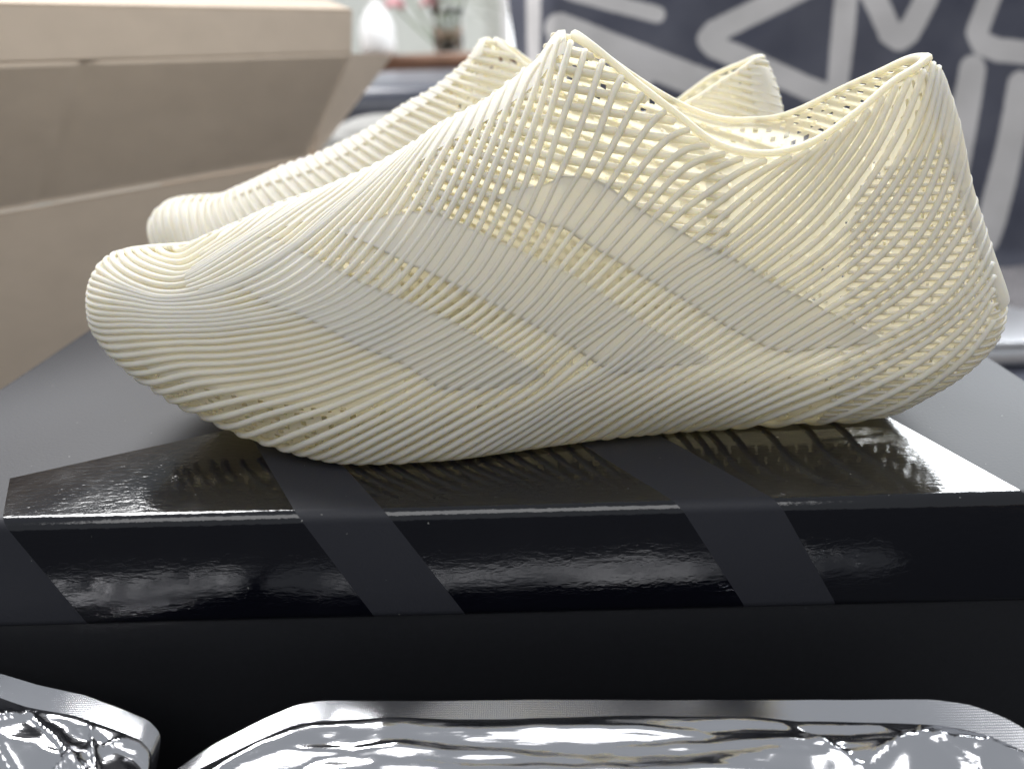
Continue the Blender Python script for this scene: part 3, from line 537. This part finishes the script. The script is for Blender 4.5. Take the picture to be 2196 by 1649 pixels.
# ------------------------------------------------------------------ foil pouches in front
def foil_mat(name, emboss):
    mt, nt, out = new_mat(name); b = principled(nt, (.74, .74, .77), .13 if not emboss else .20, 1.0)
    L = nt.links.new
    if emboss:
        w1 = nt.nodes.new('ShaderNodeTexWave'); w2 = nt.nodes.new('ShaderNodeTexWave'); tc = nt.nodes.new('ShaderNodeTexCoord')
        for w, d in ((w1, 'X'), (w2, 'Y')):
            w.wave_type = 'BANDS'; w.bands_direction = d; w.inputs['Scale'].default_value = 520; L(tc.outputs['Object'], w.inputs['Vector'])
        mu = nt.nodes.new('ShaderNodeMath'); mu.operation = 'MULTIPLY'; L(w1.outputs['Fac'], mu.inputs[0]); L(w2.outputs['Fac'], mu.inputs[1])
        add_bump(nt, b, mu.outputs[0], .22, .0001)
    else:
        n = tex_noise(nt, 130, 3, .6, stretch=(.35, 2.6, 2.6)); add_bump(nt, b, n.outputs['Fac'], .22, .0008)
    L(b.outputs['BSDF'], out.inputs['Surface']); return mt
M_FOIL = foil_mat('silver_foil', False); M_SEAL = foil_mat('embossed_foil_seal', True)
def ridge(v): return 1-abs(noise.noise(Vector(v)))*2
def pouch(name, outline, x0, x1, label, seed, creases, flat):
    org = Vector(((x0+x1)/2, .15, -.131)); root = empty(name, org); tag(root, label, 'pouch', 'silver foil pouches in front of the box')
    ox = np.array([p[0] for p in outline]); oy = np.array([p[1] for p in outline])
    n = 200; xs = np.linspace(x0, x1, n); ye = smooth_path(np.interp(xs, ox, oy)[:, None], 3)[:, 0]
    zpl = lambda Y: -.05+.55*(Y-.185)
    SEAL = .0070
    def rows(ds, fn):
        V = np.zeros((n, len(ds), 3))
        for i, x in enumerate(xs):
            for j, dd in enumerate(ds):
                Y = ye[i]-dd*.876; z = zpl(Y)+fn(x, dd, i)
                V[i, j] = (x-org.x, Y-org.y, z-org.z)
        return V
    tri = lambda a: abs((a % 1.0)-.5)*2
    wav = lambda x: .0012*noise.noise(Vector((x*22, seed, 1)))+.0005*noise.noise(Vector((x*70, seed, 4)))
    TILT = .876*.55
    fl_ = rows(np.linspace(0, SEAL, 6), lambda x, dd, i: wav(x)*.4+dd*TILT*flat(x)+(dd/SEAL)*(.0030*noise.noise(Vector((x*13, seed, 9)))+.0008*noise.noise(Vector((x*45, seed, 2)))))
    V = fl_.reshape(-1, 3); N = len(V); V2 = (fl_-np.array([0, 0, .0004])*np.linspace(1, .0, 6)[None, :, None]).reshape(-1, 3); F = list(map(tuple, grid_faces(n, 6)))+list(map(tuple, grid_faces(n, 6, N)[:, ::-1]))
    mesh_obj('seal_flange', np.vstack([V, V2]), F, M_SEAL, root)
    ds = SEAL+np.linspace(0, 1, 90)**1.1*.115
    def body(x, dd, i):
        q = dd-SEAL; puff = .008*(1-math.exp(-q/.010))*math.exp(-max(0, q-.03)/.05)
        k = min(1, q/.006)
        w1 = noise.noise(Vector((x*14, q*22, seed))); w2 = noise.noise(Vector((x*9, q*15, seed+5)))
        cr = (.0040*tri(q*46+x*4+w1*.7)+.0022*tri(x*15+q*30+w2*1.2)*(.5+.5*w1)+.0016*tri(x*38-q*52+w1*.4)*max(0, w2+.25)+.0010*tri(x*70+q*64+w2*.4)*max(0, .3-w1)+.0004*tri(x*110+q*90+w2*2)*max(0, w1))
        h0 = .0030*noise.noise(Vector((x*13, seed, 9)))+.0008*noise.noise(Vector((x*45, seed, 2)))
        h = wav(x)*.4+(SEAL+.012*(1-math.exp(-q/.012)))*TILT*flat(x)*math.exp(-q/.05)+h0*math.exp(-q/.02)+puff*(1-.6*flat(x))+k*(cr-.0028)
        for (cx, cq, sl, amp, wd) in creases:
            dist = (q-cq)-(x-cx)*sl; h += k*amp*math.exp(-abs(dist)/wd)*math.exp(-((x-cx)/.05)**2)
        return h
    B = rows(ds, body); mm = len(ds)
    zmin = -.1295-org.z; B[..., 2] = np.maximum(B[..., 2], zmin+.001)
    # far edge turns down to the table
    skirt = B[:, -1:].copy(); skirt[..., 2] = zmin; skirt[..., 1] += .002
    under = B[:, :1].copy(); under[..., 2] -= .012; under[..., 1] -= .004
    A = np.concatenate([B, skirt, under], 1)
    mesh_obj('body', A.reshape(-1, 3), grid_faces(n, A.shape[1]), M_FOIL, root)
    return root
pouch('foil_pouch', [(-.104, .1705), (-.1012, .1728), (-.0936, .178), (-.0805, .1841), (-.0706, .188), (-.0626, .1888), (.0306, .1887), (.1086, .1886), (.1183, .1872), (.1261, .1844), (.1308, .1816), (.15, .165)], -.102, .148,
      'long silver foil pouch with a straight sealed edge along the front right', 2.3,
      [(.03, .006, .02, .002, .0012), (.05, .010, -.03, .0018, .001), (-.03, .012, .05, .002, .0012), (.10, .006, .5, .002, .001), (.09, .012, -.6, .002, .001), (.085, .02, .9, .002, .001), (.112, .015, -1.4, .002, .0009), (.02, .018, .03, .0025, .0012), (.06, .022, -.06, .002, .001)],
      lambda x: float(np.interp(x, [-.10, -.06, -.045, .02, .055, .07, .2], [.25, .35, 1.0, 1.0, .75, .1, .1])))
pouch('foil_pouch', [(-.22, .206), (-.1619, .1966), (-.1492, .1934), (-.1342, .1907), (-.1219, .1871), (-.1128, .1842), (-.1088, .1814), (-.1074, .1786), (-.1068, .172), (-.1062, .150)], -.21, -.1066,
      'crumpled silver foil pouch in the front left corner', 7.9,
      [(-.15, .006, -.8, .0026, .0012), (-.135, .010, .6, .002, .001), (-.125, .012, -1.2, .002, .001), (-.145, .02, .7, .0025, .0012), (-.118, .018, 1.6, .002, .001)],
      lambda x: .45+.5*noise.noise(Vector((x*30, 3.1, 0))))

# ------------------------------------------------------------------ sofa, blanket, cushion
M_SOFA = simple('dark_blue_upholstery', (.055, .06, .085), .75, 140, .25, .25, .002)
sf = empty('sofa', (.35, 1.1, -.72)); tag(sf, 'dark blue grey sofa behind the shoes, under the blanket', 'sofa')
def sofa_part(nm, b, mat=M_SOFA):
    o = bm_obj(nm, b, mat, sf, True); o.location = (-.35, -1.1, .72); return o
sofa_part('seat', box_bm(-.05, 1.5, .66, 1.05, -.40, -.148, .03, 4))
sofa_part('backrest', box_bm(.02, 1.5, 1.16, 1.40, -.40, .42, .05, 5))
sofa_part('arm', box_bm(-.40, -.035, 1.22, 2.3, -.55, .083, .035, 5), simple('dark_blue_sheen', (.07, .075, .10), .28, 140, .15, .1, .001))
def blanket():
    STROKES = [([(.0044, .19), (-.0022, .1124)], .008), ([(.0304, .1452), (.2125, .0742)], .0165), ([(.1361, .1035), (.1037, .0672)], .011), ([(.2046, .0769), (.1698, .0456), (.12, .02)], .015), ([(.033, .1411), (.0241, .0917)], .015),
      ([(.03, .19), (.047, .1827), (.142, .1567)], .009), ([(.34, .195), (.292, .1738), (.2051, .1361), (.1987, .1289), (.205, .1214), (.2417, .1055), (.3098, .0741), (.3308, .0665), (.3439, .0707), (.3465, .0928), (.3535, .171), (.356, .21)], .0125),
      ([(.365, .205), (.3821, .1701), (.4013, .130), (.4117, .1234), (.4221, .1299), (.4443, .1682), (.46, .20)], .013), ([(.53, .19), (.5176, .166), (.4998, .1276), (.505, .1153), (.5231, .1084), (.60, .100)], .0125),
      ([(.4937, .0886), (.4795, .0153), (.47, -.05)], .0155), ([(.5491, .0704), (.5163, -.0747), (.511, -.09)], .0155), ([(.61, .0704), (.575, -.0747)], .0155),
      ([(.25, .03), (.40, -.03), (.44, -.09)], .015), ([(.03, .02), (.15, -.05)], .015), ([(.62, .16), (.70, .02)], .015)]
    nx, nz = 330, 230; xs = np.linspace(-.026, .80, nx); zs = np.linspace(-.135, .45, nz)
    X, Z = np.meshgrid(xs, zs, indexing='ij'); D = np.full(X.shape, 1.)
    for pl, w in STROKES:
        for (ax, az), (bx_, bz) in zip(pl[:-1], pl[1:]):
            vx, vz = bx_-ax, bz-az; l2 = vx*vx+vz*vz
            h = np.clip(((X-ax)*vx+(Z-az)*vz)/l2, 0, 1); D = np.minimum(D, np.hypot(X-ax-vx*h, Z-az-vz*h)-w)
    Y = .95+.35*(Z+.122)
    W = np.zeros_like(X)
    for i in range(nx):
        for j in range(nz):
            W[i, j] = .017*noise.noise(Vector((X[i, j]*5+Z[i, j]*4, Z[i, j]*6, 1)))+.004*noise.noise(Vector((X[i, j]*17-Z[i, j]*9, Z[i, j]*13, 5)))
    Y = Y+W+.10*np.clip((.03-X)/.056, 0, 1)**2
    Xd = X+.006*np.sin(Z*22)*np.clip((.03-X)/.056, 0, 1)
    Y = Y-.05*np.clip((-.10-Z)/.035, 0, 1)**2
    V = np.stack([Xd-.35, Y-.98, Z+.148], -1).reshape(-1, 3); N = len(V)
    V2 = V+np.array([0, .006, 0])
    mt, nt, out = new_mat('woven_pattern_blanket'); L = nt.links.new; b = principled(nt, (.1, .1, .1), .9, 0, .1)
    at = nt.nodes.new('ShaderNodeAttribute'); at.attribute_name = 'stroke_distance'
    n = tex_noise(nt, 260, 3, .6); ad = nt.nodes.new('ShaderNodeMath'); ad.operation = 'MULTIPLY_ADD'; L(n.outputs['Fac'], ad.inputs[0]); ad.inputs[1].default_value = .003; L(at.outputs['Fac'], ad.inputs[2])
    mr = nt.nodes.new('ShaderNodeMapRange'); mr.inputs[1].default_value = .0005; mr.inputs[2].default_value = .0025; L(ad.outputs[0], mr.inputs[0])
    n3 = tex_noise(nt, 14, 3, .5)
    dk = ramp(nt, n3.outputs['Fac'], [(.3, (.080, .084, .112)), (.7, (.118, .122, .152))]); lt = ramp(nt, n3.outputs['Fac'], [(.3, (.55, .535, .53)), (.7, (.64, .62, .62))])
    mx = nt.nodes.new('ShaderNodeMix'); mx.data_type = 'RGBA'; L(mr.outputs[0], mx.inputs[0]); L(lt.outputs[0], mx.inputs[6]); L(dk.outputs[0], mx.inputs[7]); L(mx.outputs[2], b.inputs['Base Color'])
    add_bump(nt, b, n.outputs['Fac'], .3, .002); L(b.outputs['BSDF'], out.inputs['Surface'])
    o = mesh_obj('throw_blanket', np.vstack([V, V2]), list(map(tuple, grid_faces(nx, nz)))+list(map(tuple, grid_faces(nx, nz, N)[:, ::-1])), mt)
    o.location = (.35, .98, -.148)
    at_ = o.data.attributes.new('stroke_distance', 'FLOAT', 'POINT'); at_.data.foreach_set('value', np.concatenate([D.ravel(), D.ravel()]).astype(np.float32))
    tag(o, 'dark blue grey throw blanket with wide cream line pattern over the sofa', 'blanket')
blanket()
def soft_lump(name, loc, sx, sy, sz, mat, amp, freq, seed):
    bm = bmesh.new(); bmesh.ops.create_icosphere(bm, subdivisions=5, radius=1)
    for v in bm.verts:
        d = v.co.normalized(); p = Vector((math.copysign(abs(d.x)**.6, d.x)*sx, math.copysign(abs(d.y)**.6, d.y)*sy, math.copysign(abs(d.z)**.7, d.z)*sz))
        k = noise.noise(d*freq+Vector((seed, 0, 0)))+.5*noise.noise(d*freq*2.3+Vector((seed, 3, 0)))
        v.co = p+d*amp*k
    o = bm_obj(name, bm, mat, None, True); o.location = loc; return o
M_FLEECE = simple('cream_fleece', (.42, .415, .40), .95, 220, .12, .5, .004, spec=.1)
tag(soft_lump('cushion', (-.17, 1.04, -.075), .145, .10, .125, M_FLEECE, .012, 3.0, 2), 'off-white fluffy cushion lying between the carton and the dark sofa arm', 'cushion')
tag(soft_lump('fleece_throw', (.60, .86, -.150), .17, .075, .040, simple('pale_fleece', (.24, .23, .24), .95, 200, .15, .5, .004, spec=.1), .012, 3.4, 6), 'crumpled pale grey fleece on the sofa seat right of the shoe heel', 'throw')
# thin silver slab lying on the sofa seat right of the heel
sl = empty('slim_device', (.52, .735, -.147), math.radians(3)); tag(sl, 'slim silver white device with a rounded edge, right of the shoe heel', 'device')
M_ALU = simple('silver_aluminium', (.62, .63, .66), .32, 400, .05, .05, .0003, metal=.6)
bm_obj('body', box_bm(-.15, .15, -.03, .12, .0, .017, .006, 4), M_ALU, sl, True)
bm_obj('top_cover', box_bm(-.149, .149, -.028, .12, .0172, .023, .0025, 3), M_ALU, sl, True)
bm_obj('socket', box_bm(-.066, -.058, -.0306, -.026, .006, .010, .0008, 2), simple('port_black', (.01, .01, .01), .4), sl)

# ------------------------------------------------------------------ far background: window, sideboard, flowers, lamp
def emit(name, col, s):
    mt, nt, out = new_mat(name); e = nt.nodes.new('ShaderNodeEmission'); e.inputs[0].default_value = (*col, 1); e.inputs[1].default_value = s
    nt.links.new(e.outputs[0], out.inputs['Surface']); return mt
M_SKYLIT = emit('daylight_in_window', (.95, .98, 1.0), 2.6)
M_WFRAME = simple('white_window_frame', (.8, .8, .8), .4)
def window(x0, x1, z0, z1, label):
    w = empty('window', ((x0+x1)/2, 3.88, z0)); tag(w, label, 'window')
    xc = (x0+x1)/2; a, b = x0-xc, x1-xc; h = z1-z0
    bm_obj('pane', box_bm(a+.03, b-.03, -.012, -.006, .03, h-.03), M_SKYLIT, w)
    for q in ((a, a+.035, 0, h), (b-.035, b, 0, h)): bm_obj('frame', box_bm(q[0], q[1], -.03, .018, q[2], q[3], .004), M_WFRAME, w)
    for q in ((a+.0355, b-.0355, 0, .035), (a+.0355, b-.0355, h-.035, h)): bm_obj('frame', box_bm(q[0], q[1], -.03, .018, q[2], q[3], .004), M_WFRAME, w)
window(-3.1, -2.15, .20, 1.5, 'bright window on the far left behind the carton')
window(-.135, .35, -.2, 1.5, 'bright narrow window showing beside the left edge of the blanket')
M_WOOD = simple('warm_wood', (.34, .20, .14), .4, 9, .25)
sb = empty('sideboard', (-.5, 3.15, -.72)); tag(sb, 'brown wooden sideboard below the flowers', 'sideboard')
for nm, q in (('top', (-.75, .50, -.22, .22, .815, .84)), ('front', (-.72, .47, -.19, .19, .08, .814))):
    bm_obj(nm, box_bm(*q, .004), M_WOOD, sb)
# flowers in glass vase
def glass():
    mt, nt, out = new_mat('clear_glass'); b = principled(nt, (.95, .97, .96), .03); b.inputs['Transmission Weight'].default_value = 1.0; b.inputs['IOR'].default_value = 1.45
    nt.links.new(b.outputs['BSDF'], out.inputs['Surface']); return mt
def lathe(name, prof, mat, parent, loc=(0, 0, 0), n=24):
    V = []; F = []
    for r, z in prof:
        for k in range(n): V.append((r*math.cos(2*math.pi*k/n), r*math.sin(2*math.pi*k/n), z))
    for i in range(len(prof)-1):
        for k in range(n): F.append((i*n+k, i*n+(k+1) % n, (i+1)*n+(k+1) % n, (i+1)*n+k))
    o = mesh_obj(name, V, F, mat, parent); o.location = loc; return o
fv = empty('flower_vase', (-.285, 3.05, .12)); fv.scale = (1.35, 1.35, 1.2); tag(fv, 'glass vase of pink and cream flowers with green stems on the sideboard', 'flowers')
lathe('vase', [(.001, .002), (.035, .002), (.038, .02), (.036, .09), (.042, .115), (.0405, .115), (.0345, .09), (.036, .02), (.001, .006)], glass(), fv)
M_STEM = simple('green_stem', (.13, .22, .07), .5, 20, .3); M_LEAF = simple('green_leaf', (.12, .24, .06), .5, 20, .35)
FCOL = [simple('pink_petal', (.75, .42, .45), .6, 30, .15), simple('cream_petal', (.85, .75, .50), .6, 30, .1), simple('wine_petal', (.30, .06, .10), .6, 30, .2)]
def curve_tube(nm, p0, p1, bend, r, mat, parent):
    f = np.linspace(0, 1, 12)[:, None]; P = np.array(p0)*(1-f)+np.array(p1)*f+np.array(bend)*(4*f*(1-f))
    V, F = tube_data(P, r, 6); return mesh_obj(nm, V, F, mat, parent)
heads = [(-.10, .0, .17, 0), (-.06, .02, .21, 0), (-.02, -.02, .16, 1), (.0, .03, .22, 2), (.03, -.01, .19, 1), (-.13, .01, .13, 0), (.06, .02, .23, 2), (-.04, .0, .13, 0)]
for hx, hy, hz, c in heads:
    curve_tube('stem', (hx*.15, hy*.2, .01), (hx, hy, hz), (hx*.1, 0, .01), .0028, M_STEM, fv)
    bm = bmesh.new()
    for k in range(14):
        a = k*2.4; rr = .007+.0018*k; ctr = Vector((math.cos(a)*rr*.7, math.sin(a)*rr*.7, .012-.0009*k))
        mt_ = Matrix.Translation(ctr) @ Matrix.Rotation(a, 4, 'Z') @ Matrix.Rotation(.5+.07*k, 4, 'Y') @ Matrix.Diagonal((.017, .013, .004, 1))
        bmesh.ops.create_icosphere(bm, subdivisions=1, radius=1, matrix=mt_)
    o = bm_obj('flower', bm, FCOL[c], fv, True); o.location = (hx, hy, hz)
for k in range(16):
    a = random.uniform(-.5, 3.6); l = random.uniform(.06, .13); z = random.uniform(.06, .18); hx = random.uniform(-.05, .09)
    V = []; n = 8
    for i in range(n):
        f = i/(n-1); w = .016*math.sin(math.pi*min(1, f*.97+.03)); cx = hx+math.cos(a)*l*f; cz = z+math.sin(a)*l*f*.5-.06*f*f
        V += [(cx, -w+.01*math.sin(k), cz+.002), (cx, .01*math.sin(k), cz), (cx, w+.01*math.sin(k), cz+.002)]
    mesh_obj('leaf', V, grid_faces(n, 3), M_LEAF, fv)
# white table lamp / jar
lj = empty('white_jar', (-.495, 2.88, .12)); tag(lj, 'bright white rounded jar on the sideboard beside the flowers', 'jar')
lathe('jar', [(.001, .0), (.048, .0), (.056, .02), (.055, .08), (.042, .115), (.030, .128), (.030, .14), (.001, .142)], simple('glazed_white', (.9, .9, .9), .25), lj)
lathe('knob', [(.001, .142), (.012, .143), (.014, .152), (.008, .160), (.001, .161)], simple('glazed_white_knob', (.88, .88, .88), .25), lj)
